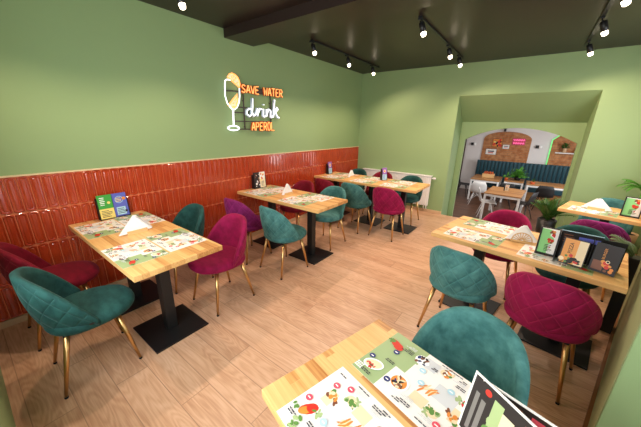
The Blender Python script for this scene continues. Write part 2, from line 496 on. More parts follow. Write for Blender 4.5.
def seat_mesh(kind):
    mb = MB()
    def ring(s, z):
        pts = []
        for k in range(44):
            a = 2*PI*k/44; c, sn = math.cos(a), math.sin(a)
            x = .234*math.copysign(abs(c)**.86, c)
            y = (.285 if sn > 0 else .205)*math.copysign(abs(sn)**.86, sn)
            dome = 0
            pts.append((x*s, y*s, z))
        return pts
    prof = [(.55, .398), (.86, .400), (.955, .408), (.993, .424), (1.0, .440), (.985, .455), (.945, .468), (.86, .479), (.7, .486), (.4, .490), (.12, .491)]
    mb.rings([ring(s, z) for s, z in prof])
    bmesh.ops.recalc_face_normals(mb.bm, faces=mb.bm.faces)
    me = bpy.data.meshes.new('seat'); mb.bm.to_mesh(me); mb.bm.free(); me.materials.append(FAB[kind][0])
    return me

MESH = {}
def leg_meshes():
    for sx in (1, -1):
        for sy in (1, -1):
            mb = MB(); tp = Vector((sx*.145, sy*.13+.01, .396)); bt = Vector((sx*.2, sy*.205, .012))
            mb.tube([bt, bt.lerp(tp, .5), tp], [.0095, .0135, .0175], 12)
            bmesh.ops.recalc_face_normals(mb.bm, faces=mb.bm.faces)
            me = bpy.data.meshes.new('leg'); mb.bm.to_mesh(me); mb.bm.free(); me.materials.append(M['gold'])
            mt = MB(); mt.lathe((bt.x, bt.y, 0), [(.0090, 0), (.0105, .002), (.0105, .014)], 12)
            bmesh.ops.recalc_face_normals(mt.bm, faces=mt.bm.faces)
            m2 = bpy.data.meshes.new('foot_cap'); mt.bm.to_mesh(m2); mt.bm.free(); m2.materials.append(M['rubber'])
            MESH['leg', sx, sy] = (me, m2)
    mb = MB(); mb.box((0, .01, .391), (.32, .30, .012), bevel=.003)
    me = bpy.data.meshes.new('seat_frame'); mb.bm.to_mesh(me); mb.bm.free(); me.materials.append(M['black']); MESH['frame'] = me
leg_meshes()
PROTO = {}
def chair(kind, loc, rot, label, group):
    if kind in PROTO:
        o = copy_tree(PROTO[kind])
    else:
        o = link('velvet_chair', None); PROTO[kind] = o
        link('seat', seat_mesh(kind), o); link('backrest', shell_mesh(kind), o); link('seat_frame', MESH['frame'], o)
        for sx in (1, -1):
            for sy in (1, -1):
                a, b = MESH['leg', sx, sy]
                l = link('leg', a, o); link('foot_cap', b, l)
    o.location = (loc[0], loc[1], 0); o.rotation_euler = (0, 0, R(rot))
    return tag(o, label, 'chair', group)

LW = 'chairs at the tables along the tiled wall'; RW = 'chairs at the tables on the right side'
c1 = chair('green', (1.01, -5.40), -3, 'dark green velvet chair nearest the front wall, black tag on its quilted back', LW)
mbt = MB(); mbt.box((.2455, .0, .458), (.004, .034, .013), Matrix.Rotation(R(28), 3, 'Y'))
t_ = mbt.build('maker_tag', M['blackplastic'], c1); t_['label'] = 'small black woven tag'
chair('crimson', (.36, -5.43), 0, 'dark red velvet chair against the tiles, half hidden behind the front dark green chair', LW)
chair('green', (.42, -4.44), 180, 'dark green velvet chair by the tiled wall beside the magenta chair', LW)
chair('magenta', (1.045, -4.38), 180, 'magenta velvet chair facing the front wall table, smooth inner back in view', LW)
chair('purple', (.47, -3.60), 0, 'purple quilted velvet chair at the middle wall table next to the teal quilted chair', LW)
chair('teal', (1.07, -3.56), -6, 'teal quilted velvet chair at the near side of the middle wall table', LW)
chair('crimson', (.42, -2.58), 180, 'dark red velvet chair on the far side of the middle wall table by the tiles', LW)
chair('teal', (1.03, -2.62), 182, 'teal velvet chair on the far side of the middle wall table, aisle end', LW)
chair('crimson', (.48, -1.80), -4, 'dark red velvet chair by the tiles at the near side of the long back table', LW)
chair('teal', (1.03, -1.80), -4, 'teal quilted velvet chair in the middle of the near side of the long back table', LW)
chair('magenta', (1.59, -1.76), -3, 'magenta quilted velvet chair at the aisle end of the long back table', LW)
chair('green', (.38, -.78), 180, 'dark green velvet chair behind the long back table, nearest the tiles', LW)
chair('crimson', (.95, -.80), 180, 'dark red velvet chair in front of the middle of the white radiator', LW)
chair('green', (1.55, -.86), 180, 'dark green velvet chair in front of the right end of the radiator', LW)
chair('teal', (2.95, -3.43), -11, 'teal quilted velvet chair with its back to the camera beside the magenta quilted chair', RW)
chair('magenta', (3.50, -3.51), -13, 'magenta quilted velvet chair near the right wall, back turned to the camera', RW)
chair('magenta', (3.12, -2.40), 170, 'magenta velvet chair on the far side of the table with the wooden napkin fan', RW)
chair('green', (3.68, -2.56), 168, 'dark green velvet chair hidden behind the black menu books on the right table', RW)
chair('teal', (3.13, -4.575), 163, 'large teal velvet chair at the nearest table, smooth inner back facing the camera', RW)
chair('purple', (3.93, -1.80), -14, 'purple quilted velvet chair between the two tables on the right', RW)
chair('teal', (4.14, -.78), 166, 'teal velvet chair behind the napkins of the far right table', RW)

def table(loc, rot, L, W, cols, label, group, th=.038, h=.757):
    """origin at the near left corner of the top; top runs along local X"""
    o = thing('dining_table', label, 'table', (loc[0], loc[1], 0), R(rot), group)
    mb = MB(); mb.box((L/2, W/2, h-th/2), (L, W, th), bevel=.003); mb.build('tabletop', M['wood'], o)
    for cx in cols:
        mb = MB(); mb.box((cx, W/2, .0065), (.44, .42, .013), bevel=.003); mb.build('base_plate', M['black'], o)
        mb = MB(); mb.box((cx, W/2, .012+(h-th-.012)/2), (.08, .08, h-th-.012), bevel=.004); mb.build('column', M['black'], o)
        mb = MB(); mb.box((cx, W/2, h-th-.004), (.30, .30, .008)); mb.build('mounting_plate', M['black'], o)
    return o
GT = 'pedestal tables with butcher block tops'
table((.018, -5.212), 0, 1.43, .61, (.34, 1.04), 'butcher block table by the tiles, nearest of the wall tables, with four placemats', GT)
table((.018, -3.397), 0, 1.43, .632, (.36, 1.09), 'butcher block table along the tiled wall between purple and dark red chairs', GT)
table((.02, -1.66), 0, 1.93, .715, (.28, 1.04, 1.63), 'long butcher block table in the back corner in front of the radiator', GT)
T4 = (2.626, -3.248, -10, 1.22, .745)
table(T4[:2], T4[2], T4[3], T4[4], (.32, .98), 'butcher block table by the right wall carrying black menu books and a wooden napkin fan', GT)
T5 = (2.612, -5.236, -15, .86, .625)
table(T5[:2], T5[2], T5[3], T5[4], (.43,), 'nearest butcher block table at the bottom of the picture with large printed placemats', GT)
T6 = (3.595, -1.385, -15, .80, .60)
table(T6[:2], T6[2], T6[3], T6[4], (.40,), 'butcher block table in the far right corner with white napkins and a pale green leaflet', GT)
def on(T, s, t, z=.757):
    a = R(T[2]); return (T[0]+s*math.cos(a)-t*math.sin(a), T[1]+s*math.sin(a)+t*math.cos(a), z)
T1 = (.018, -5.212, 0); T2 = (.018, -3.397, 0); T3 = (.02, -1.66, 0)

# ------------------------------------------------------------------ placemats
PM = ['paper', 'paper green', 'paper grey', 'ink', 'print red', 'print orange', 'print leaf', 'print pale leaf', 'print pink', 'print navy', 'print sky', 'print brown', 'print cream', 'print dark', 'print white']
def placemat_mesh():
    mb = MB(); ix = {k: i for i, k in enumerate(PM)}
    L, W = .42, .292
    mb.box((L/2, W/2, .0004), (L, W, .0008))
    lv = [.0009]
    def z(): lv[0] += .00002; return lv[0]
    def rect(x0, y0, x1, y1, c):
        mb.mi = ix[c]; q = z(); mb.poly([(x0, y0, q), (x1, y0, q), (x1, y1, q), (x0, y1, q)])
    def dsc(x, y, r, c, rot=0, ry=None, n=14): mb.mi = ix[c]; mb.disc((x, y, z()), r, n, rot, ry)
    rr = random.Random(3)
    def blob(x, y, r, cols, n=9, size=.011):
        for k in range(n):
            a = rr.random()*2*PI; q = r*rr.random()**.5
            dsc(x+q*math.cos(a), y+q*math.sin(a), size*(.6+.6*rr.random()), rr.choice(cols), rr.random()*PI, size*(.35+.4*rr.random()), 8)
    def text(x, y, w, n=2, c='ink', h=.0042, rows=None):
        for k in range(n):
            ln = w*(1-.22*k)
            # a line of small word bars
            p = x
            while p < x+ln-.006:
                q = min(.008+rr.random()*.012, x+ln-p)
                rect(p, y-k*h*1.9, p+q, y-k*h*1.9+h, c); p += q+.0022
    rect(.27, 0, L, .292, 'paper green'); rect(.245, .16, .31, .292, 'paper'); rect(.262, .0, .28, .09, 'paper green')
    rect(.085, .095, .165, .165, 'paper grey'); rect(.20, .02, .255, .075, 'paper grey'); rect(.150, .19, .205, .235, 'print cream'); rect(.05, .14, .085, .2, 'print cream')
    # red iced drink
    dsc(.057, .088, .034, 'print red', R(60), .018); dsc(.052, .075, .022, 'print orange', R(60), .013); dsc(.062, .100, .02, 'print red', R(60), .016)
    blob(.083, .102, .014, ['print leaf', 'print pale leaf'], 8, .010)
    # salad jar, mint drink, salad plate
    blob(.072, .178, .024, ['print leaf', 'print brown', 'print orange', 'print orange', 'print cream'], 16, .011)
    dsc(.124, .220, .022, 'print cream', 0, .018); blob(.124, .222, .021, ['print leaf', 'print pale leaf', 'print leaf', 'print cream'], 16, .011)
    # chips
    for k in range(16):
        dsc(.183+(rr.random()-.5)*.05, .160+(rr.random()-.5)*.035, .019, rr.choice(['print orange', 'print cream', 'print orange']), R(35+rr.random()*50), .0035, 8)
    # jars and plates on the right
    dsc(.262, .055, .027, 'print white'); blob(.262, .055, .024, ['print dark', 'print brown', 'print white', 'print navy'], 16, .009)
    dsc(.168, .034, .026, 'print cream', R(40), .018); blob(.168, .034, .022, ['print brown', 'print orange', 'print white', 'print leaf'], 12, .009)
    dsc(.258, .212, .037, 'print white', n=20); dsc(.258, .212, .029, 'print orange', n=20); blob(.258, .212, .024, ['print cream', 'print dark', 'print navy', 'print brown', 'print cream'], 18, .009)
    dsc(.368, .224, .040, 'print white', R(30), .027, 20); dsc(.368, .224, .033, 'print cream', R(30), .021, 20); blob(.372, .230, .018, ['print red', 'print red', 'print brown'], 10, .008)
    # strawberry
    dsc(.376, .068, .036, 'print red', R(-20), .017); dsc(.364, .073, .024, 'print red', R(-20), .019); blob(.404, .060, .010, ['print leaf'], 6, .010)
    blob(.065, .030, .02, ['print leaf', 'print pale leaf', 'print leaf'], 10, .011); blob(.02, .06, .01, ['print leaf'], 4, .008)
    # price badges
    for x, y, c in ((.026, .113, 'print pink'), (.050, .217, 'print pink'), (.092, .246, 'print pink'), (.350, .104, 'print navy'), (.399, .195, 'print navy'), (.293, .236, 'print navy'), (.207, .150, 'print sky'), (.121, .098, 'print sky'), (.233, .098, 'print sky')):
        dsc(x, y, .0125, c, n=16); rect(x-.006, y-.0018, x+.006, y+.0025, 'print white')
    for x, y, w, n in ((.100, .275, .055, 1), (.178, .266, .05, 2), (.300, .066, .05, 3), (.318, .165, .045, 2), (.195, .060, .03, 2), (.09, .062, .04, 2), (.10, .030, .03, 2), (.02, .26, .03, 1), (.21, .275, .03, 1), (.345, .275, .05, 2), (.015, .04, .035, 2), (.12, .012, .08, 1)):
        text(x, y, w, n)
    for x, y in ((.105, .258), (.18, .246), (.30, .040), (.195, .045), (.10, .045)):
        text(x, y, .045, 3, 'paper grey', .003)
    for i in range(4):
        for j in range(3): rect(.385+i*.008, .256+j*.010, .391+i*.008, .263+j*.010, 'print white')
    bm = mb.bm
    me = bpy.data.meshes.new('placemat'); bm.to_mesh(me); bm.free()
    for k in PM: me.materials.append(M[k])
    return me
PMESH = placemat_mesh()
def placemat(T, s, t, flip, label, jit=0):
    """s, t: near left corner on table T; flip for the diner on the far side"""
    x, y, z = on(T, s+(.42 if flip else 0), t+(.292 if flip else 0))
    o = link('paper_placemat', PMESH, None, (x, y, z+.0003), R(T[2]+(180 if flip else 0)+jit))
    return tag(o, label, 'placemat', 'printed paper placemats')
n4 = 'printed paper placemat on the '
placemat(T1, .12, .012, 0, n4+'front wall table, near side by the tiles')
placemat(T1, .85, .000, 0, n4+'front wall table, near side at the aisle end')
placemat(T1, .10, .315, 1, n4+'front wall table, far side beneath the menu rack')
placemat(T1, .83, .305, 1, n4+'front wall table, far side in front of the magenta chair')
placemat(T2, .12, .012, 0, n4+'middle wall table, near side by the tiles')
placemat(T2, .78, .012, 0, n4+'middle wall table, near side above the teal quilted chair')
placemat(T2, .10, .325, 1, n4+'middle wall table, far side by the tiles')
placemat(T2, .82, .325, 1, n4+'middle wall table, far side at the aisle end')
placemat(T3, .16, .02, 0, n4+'long back table, near side next to the tiles')
placemat(T3, .76, .02, 0, n4+'long back table, middle of the near side')
placemat(T3, 1.32, .02, 0, n4+'long back table, aisle end of the near side')
placemat(T3, .16, .40, 1, n4+'long back table, far side next to the tiles')
placemat(T3, .74, .40, 1, n4+'long back table, middle of the far side')
placemat(T3, 1.30, .40, 1, n4+'long back table, aisle end of the far side')
placemat(T4, .085, .045, 0, n4+'right table with the napkin fan, near edge, left corner')
placemat(T4, .10, .445, 1, n4+'right table with the napkin fan, far edge')
placemat(T4, .64, .045, 0, n4+'right table, lying half under the black menu books')
placemat(T5, .102, .003, 0, n4+'nearest table, at the bottom edge of the picture')
placemat(T5, .115, .330, 1, n4+'nearest table, in front of the big teal chair')
placemat(T6, .08, .02, 0, n4+'far right table below the white napkins')

# ------------------------------------------------------------------ napkin holders
def napkin_holder(T, s, t, rot, label, fan=True):
    """two plywood fans on a base strip hold folded white napkins"""
    x, y, z = on(T, s, t)
    o = thing('napkin_holder', label, 'napkin holder', (x, y, z), R(T[2]+rot), 'wooden napkin holders')
    mb = MB(); mb.box((0, 0, .006), (.15, .056, .012), bevel=.002); mb.build('base', M['ply'], o)
    for yy in (-.022, .022):
        if not fan:                                          # plain low rails
            mb = MB(); mb.box((0, yy, .022), (.15, .005, .020), bevel=.001); mb.build('rail', M['ply'], o); continue
        mb = MB()
        for k in range(11):                                  # ribs of the fan
            a = PI*k/10
            p0 = Vector((.012*math.cos(a), yy, .014+.012*math.sin(a))); p1 = Vector((.068*math.cos(a), yy, .014+.066*math.sin(a)))
            mb.tube([p0, p1], .0026, 6)
        mb.tube([(.070*math.cos(PI*k/20), yy, .014+.068*math.sin(PI*k/20)) for k in range(21)], .0036, 6)
        mb.tube([(.074, yy, .014), (-.074, yy, .014)], .0036, 6)
        mb.tube([(.018*math.cos(PI*k/10), yy, .014+.018*math.sin(PI*k/10)) for k in range(11)], .003, 6)
        mb.build('fan', M['ply'], o)
    return o, (x, y, z)
def napkins(T, s, t, rot, label, w=.15, h=.125, lean=.0, n=4, z0=.012):
    x, y, z = on(T, s, t, .757+z0+.0005)
    mb = MB()
    for k in range(n):
        yy = -.016 + k*.032/(n-1); dx = (k-(n-1)/2)*.006; dh = .006*((k*7) % 3)
        pts = [(-w+dx, yy, 0), (w+dx, yy, 0), (w*.93+dx, yy-.001, .012), (.012+dx, yy+lean, h-dh), (-.012+dx, yy+lean, h-dh), (-w*.93+dx, yy-.001, .012)]
        mb.prism(pts, (0, .0055, 0))
    o = mb.build('folded_napkins', M['napkin'], None, (x, y, z), R(T[2]+rot))
    return tag(o, label, 'napkins', 'white paper napkins')
napkin_holder(T1, .655, .310, 90, 'wooden napkin holder on the front wall table', False)
napkins(T1, .655, .310, 90, 'white folded napkins in the holder on the front wall table', .125, .135)
napkin_holder(T2, .66, .33, 90, 'wooden napkin holder on the middle wall table', False)
napkins(T2, .66, .33, 90, 'white folded napkins in the holder on the middle wall table', .10, .13)
napkin_holder(T3, .60, .36, 90, 'wooden napkin holder on the long back table', False)
napkins(T3, .60, .36, 90, 'white folded napkins in the holder on the long back table', .10, .12)
napkin_holder(T4, .60, .37, 20, 'wooden fan shaped napkin holder on the right table beside the green leaflet')
napkins(T4, .60, .37, 20, 'white folded napkins sticking out of the wooden fan on the right table', .11, .125)
napkin_holder(T6, .30, .27, 0, 'wooden napkin holder on the far right table', False)
napkins(T6, .30, .27, 0, 'white folded napkins in a tall peak on the far right table', .13, .125)

# ------------------------------------------------------------------ menus and leaflets
def txt(s, size, m, parent, loc, rot, name='lettering', ext=.0003, align='CENTER'):
    cu = bpy.data.curves.new(name, 'FONT'); cu.body = s; cu.size = size; cu.align_x = align; cu.align_y = 'CENTER'; cu.extrude = ext; cu.resolution_u = 3
    o = bpy.data.objects.new(name, cu); C.objects.link(o); o.location = loc; o.rotation_euler = rot; o.parent = parent
    cu.materials.append(m)
    me = bpy.data.meshes.new_from_object(o); bpy.data.objects.remove(o)
    n = link(name, me, parent, loc); n.rotation_euler = rot; return n
def leaflet_mesh(w, h, d, bg, patches, th=.003):
    """upright card, front face towards local -Y; patches (x0,z0,x1,z1,material) or ('o',x,z,r,material) in fractions of w and h"""
    mb = MB(); mats = [M[bg]]
    mb.box((0, d/2, h/2), (w, d, h))
    q = [-.0006]
    for p in patches:
        m = M[p[-1]]
        if m not in mats: mats.append(m)
        mb.mi = mats.index(m); q[0] -= .00004
        if p[0] == 'o':
            n = 14; cx, cz, r = (p[1]-.5)*w, p[2]*h, p[3]*w
            mb.poly([(cx+r*math.cos(2*PI*k/n), q[0], cz+r*math.sin(2*PI*k/n)) for k in range(n)])
        else:
            x0, z0, x1, z1 = p[:4]
            mb.poly([((x0-.5)*w, q[0], z0*h), ((x1-.5)*w, q[0], z0*h), ((x1-.5)*w, q[0], z1*h), ((x0-.5)*w, q[0], z1*h)])
    bm = mb.bm; bmesh.ops.recalc_face_normals(bm, faces=bm.faces)
    me = bpy.data.meshes.new('leaflet'); bm.to_mesh(me); bm.free()
    for m in mats: me.materials.append(m)
    return me
def lines(x0, x1, z0, z1, n, m, seed=1):
    rr = random.Random(seed); out = []
    for k in range(n):
        zc = z1-(z1-z0)*(k+.5)/n; hh = (z1-z0)/n*.2
        out.append((x0, zc-hh, x0+(x1-x0)*(.6+.4*rr.random()), zc+hh, m))
    return out
def dots(x0, x1, z0, z1, n, ms, r, seed=2):
    rr = random.Random(seed)
    return [('o', x0+(x1-x0)*rr.random(), z0+(z1-z0)*rr.random(), r*(.6+.7*rr.random()), rr.choice(ms)) for _ in range(n)]
LF = {
 'green': ('print green', [(0, 0, 1, .42, 'print yellow')]+lines(.12, .9, .05, .36, 5, 'ink')+lines(.15, .6, .55, .92, 5, 'print white', 4)+[('o', .74, .66, .11, 'print yellow')]),
 'blue': ('print blue', [('o', .45, .72, .30, 'print sky'), ('o', .45, .72, .26, 'print blue'), ('o', .8, .75, .14, 'print orange')]+lines(.2, .72, .62, .82, 3, 'print yellow', 3)+[(.15, .06, .8, .4, 'print sky')]+lines(.2, .75, .1, .36, 4, 'ink', 5)+[('o', .82, .2, .1, 'print dark')]),
 'bw': ('print dark', dots(.1, .9, .1, .9, 22, ['print white', 'print white', 'print cream', 'print brown'], .1)),
 'multi': ('paper', [(0, 0, 1, .5, 'print cream')]+dots(.1, .9, .5, .92, 12, ['print orange', 'print yellow', 'print green', 'print red'], .12, 5)+lines(.2, .8, .08, .42, 6, 'ink', 6)),
 'violet': ('print purple', [(0, .0, 1, .45, 'print sky'), ('o', .5, .72, .3, 'print white'), ('o', .5, .72, .22, 'print orange')]+lines(.15, .85, .08, .4, 5, 'print blue', 7)),
 'fresh': ('paper', [(0, 0, .55, .98, 'print lightgreen'), ('o', .5, .55, .34, 'print lightgreen')]+dots(.5, .95, .45, .95, 11, ['print red', 'print red', 'print orange', 'print brown'], .09, 8)+lines(.35, .85, .08, .38, 5, 'print dark', 9)+dots(.4, .9, .1, .4, 4, ['print red', 'print leaf'], .05, 3)),
}
def menu_rack(T, s, t, rot, label, fronts, group='menu racks', w=.115, h=.225):
    """black rack with leaflets side by side, fronts face local -Y"""
    x, y, z = on(T, s, t); n = len(fronts); WW = n*(w+.004)+.012
    o = thing('menu_rack', label, 'menu rack', (x, y, z), R(T[2]+rot), group)
    mb = MB()
    mb.box((0, .03, .004), (WW, .07, .008)); mb.box((0, .062, .10), (WW, .005, .20))
    for sx in (-1, 1): mb.prism([(sx*(WW/2-.002)-.0015, -.004, .006), (sx*(WW/2-.002)-.0015, .064, .006), (sx*(WW/2-.002)-.0015, .064, .20), (sx*(WW/2-.002)-.0015, .012, .17)], (.003, 0, 0))
    mb.build('rack', M['blackplastic'], o)
    for k, f in enumerate(fronts):
        bg, pt = LF[f]
        me = leaflet_mesh(w, h, .012, bg, pt)
        xx = (k-(n-1)/2)*(w+.004); a = R(T[2]+rot)
        lf = link('leaflet', me, None, (x+xx*math.cos(a), y+xx*math.sin(a), z+.009), a)
        lf.rotation_euler = (R(-6), 0, a)
        lf.location.x += -.002*math.sin(a)*0
        tag(lf, LFLAB[f] + LFPOS[0], 'leaflet', 'leaflets standing in the racks')
    return o
LFLAB = {'green': 'green and yellow leaflet standing', 'blue': 'blue leaflet with a round badge standing', 'bw': 'black and white leaflet standing', 'multi': 'pale leaflet with orange pictures standing', 'violet': 'violet leaflet standing', 'fresh': 'pale green leaflet with red fruit standing'}
LFPOS = ['']
LFPOS[0] = ' in the rack on the front wall table'
menu_rack(T1, .085, .345, 90, 'black menu rack against the tiles holding the green and blue leaflets', ['green', 'blue'])
LFPOS[0] = ' in the rack on the middle wall table'
menu_rack(T2, .085, .36, 90, 'black menu rack against the tiles on the middle wall table', ['bw', 'multi'], w=.10)
LFPOS[0] = ' by the tiles on the long back table'
menu_rack(T3, .10, .40, 90, 'black menu rack by the tiles on the long back table', ['violet'], w=.11)
LFPOS[0] = ' at the aisle end of the long back table'
menu_rack(T3, 1.20, .50, 60, 'small menu rack at the aisle end of the long back table', ['violet'], w=.09, h=.21)

# right table: green leaflet in a dark stand, then open black menu books
def menu_book(T, s, t, rot, label, cover, w, h, ang=34, lean=0):
    """two stiff black leaves standing in a V, covers outward"""
    x, y, z = on(T, s, t)
    o = thing('menu_book', label, 'menu', (x, y, z), R(T[2]+rot), 'black menu books')
    for sg in (-1, 1):
        mb = MB(); mb.box((sg*w/2*.0, 0, 0), (.001, .001, .001)) if False else None
        a = R(ang/2)*sg
        rot_m = Matrix.Rotation(a, 3, 'Z')
        mb.box(rot_m @ Vector((0, 0, 0)) + Vector((0, 0, h/2)), (.004, .004, h)) if False else None
        d = rot_m @ Vector((1, 0, 0)); c = d*(w/2)+Vector((0, 0, h/2+.001))
        mb.box(c, (w, .004, h), rot_m); lf = mb.build('cover', M['blackplastic'], o)
    return o
# stand with green leaflet
def framed_leaflet(T, s, t, rot, label, fmt, w=.115, h=.20, thick=.03):
    x, y, z = on(T, s, t, .7585); bg, pt = LF[fmt]
    o = thing('leaflet_stand', label, 'leaflet stand', (x, y, z), R(T[2]+rot))
    mb = MB()
    for sx in (-1, 1): mb.box((sx*(w/2+.005), .012, h/2+.01), (.01, thick, h+.02))
    mb.box((0, .012, .006), (w+.02, thick+.02, .012)); mb.box((0, .022, h/2+.012), (w, .006, h+.016))
    mb.build('stand', M['print dark'], o)
    me = leaflet_mesh(w-.002, h, .008, bg, pt); lf = link('leaflet', me, o, (0, .004, .013)); lf['label'] = 'green leaflet with red and orange fruit'
    return o
framed_leaflet(T4, .785, .20, 4, 'dark stand with a bright green leaflet beside the napkin fan on the right table', 'fresh', .10, .19)
def cover_card(parent, w, h, bg, pt, loc, rz, tilt):
    me = leaflet_mesh(w, h, .003, bg, pt); o = link('cover', me, parent, loc); o.rotation_euler = (R(tilt), 0, R(rz)); return o
x, y, z = on(T4, .97, .17, .7585)
mbk = thing('menu_book', 'open black menu book with an orange pizza cover standing on the right table', 'menu', (x, y, z), R(T4[2]), 'black menu books')
fr = [(0, 0, 1, 1, 'print dark'), (.06, .04, .62, .97, 'print amber'), (.62, .04, .96, .97, 'print cream')]+dots(.1, .9, .06, .34, 18, ['print dark', 'print cream', 'print red', 'print leaf', 'print orange'], .09, 11)+[('o', .45, .36, .08, 'print red')]
cv = cover_card(mbk, .135, .185, 'print dark', fr, (-.035, -.045, .001), -6, -9); cv['label'] = 'orange front cover with lettering'
txt('PIZZA', .029, M['print dark'], cv, (-.018, -.0025, .118), (R(90), R(-90), 0))
cover_card(mbk, .215, .225, 'blackplastic', [(0, .975, 1, 1, 'print sky'), (.45, .72, .95, .86, 'print blue')]+lines(.08, .4, .6, .9, 4, 'print brown', 3), (-.02, .04, .001), 5, 5)
mb = MB(); mb.prism([(-.125, -.055, .001), (-.128, .045, .001), (-.128, .040, .224), (-.125, -.020, .20)], (.003, 0, 0)); mb.build('spine', M['blackplastic'], mbk)
x, y, z = on(T4, 1.06, .18, .7585)
mbk2 = thing('menu_book', 'black menu book with a dark burger cover at the right wall end of the table', 'menu', (x, y, z), R(T4[2]), 'black menu books')
fr = [(.05, .03, .95, .97, 'print dark'), (.08, .08, .5, .4, 'print brown')]+dots(.2, .85, .08, .4, 12, ['print red', 'print orange', 'print brown', 'print amber'], .09, 12)+[('o', .62, .42, .08, 'print cream'), ('o', .62, .42, .05, 'print dark')]
cv = cover_card(mbk2, .13, .195, 'blackplastic', fr, (.03, -.045, .001), -14, -8)
txt('BURGER', .020, M['print amber'], cv, (-.010, -.0025, .130), (R(90), R(-90), 0))
cover_card(mbk2, .15, .205, 'blackplastic', lines(.1, .8, .3, .9, 4, 'print navy', 3), (.035, .055, .001), 6, 5)
mb = MB(); mb.prism([(-.045, -.02, .001), (-.04, .05, .001), (-.04, .046, .20), (-.045, 0, .20)], (.003, 0, 0)); mb.build('spine', M['blackplastic'], mbk2)
# far right table
framed_leaflet(T6, .58, .20, 2, 'pale green leaflet in a stand on the far right table beside the napkins', 'fresh', .13, .195, .05)
# nearest table: folded menu card standing on the second placemat
x, y, z = on(T5, .595, .425, .7585)
mc = thing('menu_card', 'folded glossy menu card standing on the nearest table before the teal chair', 'menu', (x, y, z), R(T5[2]))
fr = [(.03, .02, .97, .97, 'print dark'), (.36, .02, .66, .78, 'print cream'), (.36, .02, .50, .86, 'print pale leaf'), (.10, .1, .16, .75, 'print grey'), (.2, .1, .27, .7, 'print grey'), ('o', .26, .86, .05, 'print red')]+dots(.38, .64, .05, .55, 11, ['print leaf', 'print pale leaf', 'print leaf'], .08, 4)+[(.76, .04, .95, .9, 'print brown')]
cover_card(mc, .20, .207, 'paper', fr, (-.02, -.02, 0), -18, -8)
fr2 = [(.03, .02, .97, .97, 'print dark'), (.2, .1, .5, .9, 'print brown'), (.6, .1, .75, .9, 'print pink')]
cover_card(mc, .20, .205, 'paper', fr2, (.02, .055, 0), 0, 8)

# ------------------------------------------------------------------ radiator and socket
ra = thing('radiator', 'white panel radiator on the green back wall behind the long table', 'radiator', (.97, 0, 0))
mb = MB(); mb.box((0, -.06, .445), (1.50, .05, .60), bevel=.006)
n = 38
for k in range(n):
    xx = -.72+1.44*(k+.5)/n; mb.box((xx, -.0885, .445), (.022, .009, .54), bevel=.003, seg=1)
mb.build('panel', M['white'], ra)
mb = MB(); mb.box((0, -.06, .752), (1.53, .095, .016), bevel=.004); mb.build('top_grille', M['white'], ra)
mb = MB(); mb.tube([(.76, -.06, .71), (.80, -.06, .71)], .014, 12); mb.tube([(.79, -.06, .71), (.835, -.06, .71)], .021, 14); mb.build('valve', M['white'], ra)
mb = MB(); mb.tube([(.72, -.06, .15), (.72, -.06, .08), (.72, -.002, .06)], .009, 8); mb.tube([(.67, -.06, .15), (.67, -.06, .08), (.67, -.002, .06)], .009, 8); mb.build('pipe', M['white'], ra)
for sx in (-.5, .5):
    mb = MB(); mb.box((sx, -.0175, .5), (.04, .034, .5)); mb.build('bracket', M['white'], ra)
so = thing('wall_socket', 'white double power socket low on the back wall under the long table', 'power socket', (1.06, -.0, .09+.12))
mb = MB(); mb.box((0, -.006, 0), (.155, .012, .08), bevel=.004); mb.build('plate', M['white'], so)
for sx in (-.037, .037):
    mb = MB(); mb.rings([[(sx+r*math.cos(2*PI*k/16), yy, r*math.sin(2*PI*k/16)) for k in range(16)] for r, yy in ((.024, -.0125), (.022, -.0135), (.019, -.0128), (.0, -.0127))], cap=False); mb.build('outlet', solid('socket grey', (205, 205, 202)), so)

# ------------------------------------------------------------------ track lights
LAMPS = []
def track(x, y0, y1, ys, label, tilt=.0, xoff=.045):
    o = thing('track_light', label, 'track light', (x, (y0+y1)/2, H), 0, 'black ceiling track lights')
    L = y1-y0; oy = (y0+y1)/2
    mb = MB(); mb.box((0, 0, -.011), (.035, L, .022), bevel=.002); mb.build('track_rail', M['black'], o)
    for y in ys:
        d = y-oy; dx = xoff
        mb = MB(); mb.box((0, d, -.03), (.03, .075, .018), bevel=.003)
        mb.tube([(0, d, -.038), (dx*.25, d, -.062)], .007, 8)
        a = Vector((dx*.3, d, -.055)); b = Vector((dx, d, -.152)); t = (b-a)
        mb.tube([a, a+t*.06, a+t*.08, b], [.012, .027, .029, .030], 18)
        h = mb.build('spotlight_head', M['black'], o)
        c = MB(); ax = t.normalized(); c.tube([b-ax*.004, b+ax*.012, b+ax*.030, b+ax*.036], [.027, .026, .022, .012], 18)
        c.build('lamp_bulb', M['bulb'], h)
        LAMPS.append((Vector((x+b.x, y, H+b.z)), ax))
    return o
track(.625, -6.4+.6, -4.22, [-5.35, -4.27], 'black track light on the ceiling in front of the dropped beam')
track(.612, -2.50, -.50, [-2.49, -1.62, -.78], 'black track light running along the tiled wall')
track(2.037, -2.52, -.47, [-2.50, -1.36, -.74], 'black track light in the middle of the ceiling')
track(3.50, -2.75, -.36, [-2.42, -1.58, -.64], 'black track light nearest the right wall')

# ------------------------------------------------------------------ neon sign on the left wall
sg = thing('neon_sign', 'neon sign on the green wall: wine glass with orange slices and lettering', 'neon sign', (0, 0, 0))
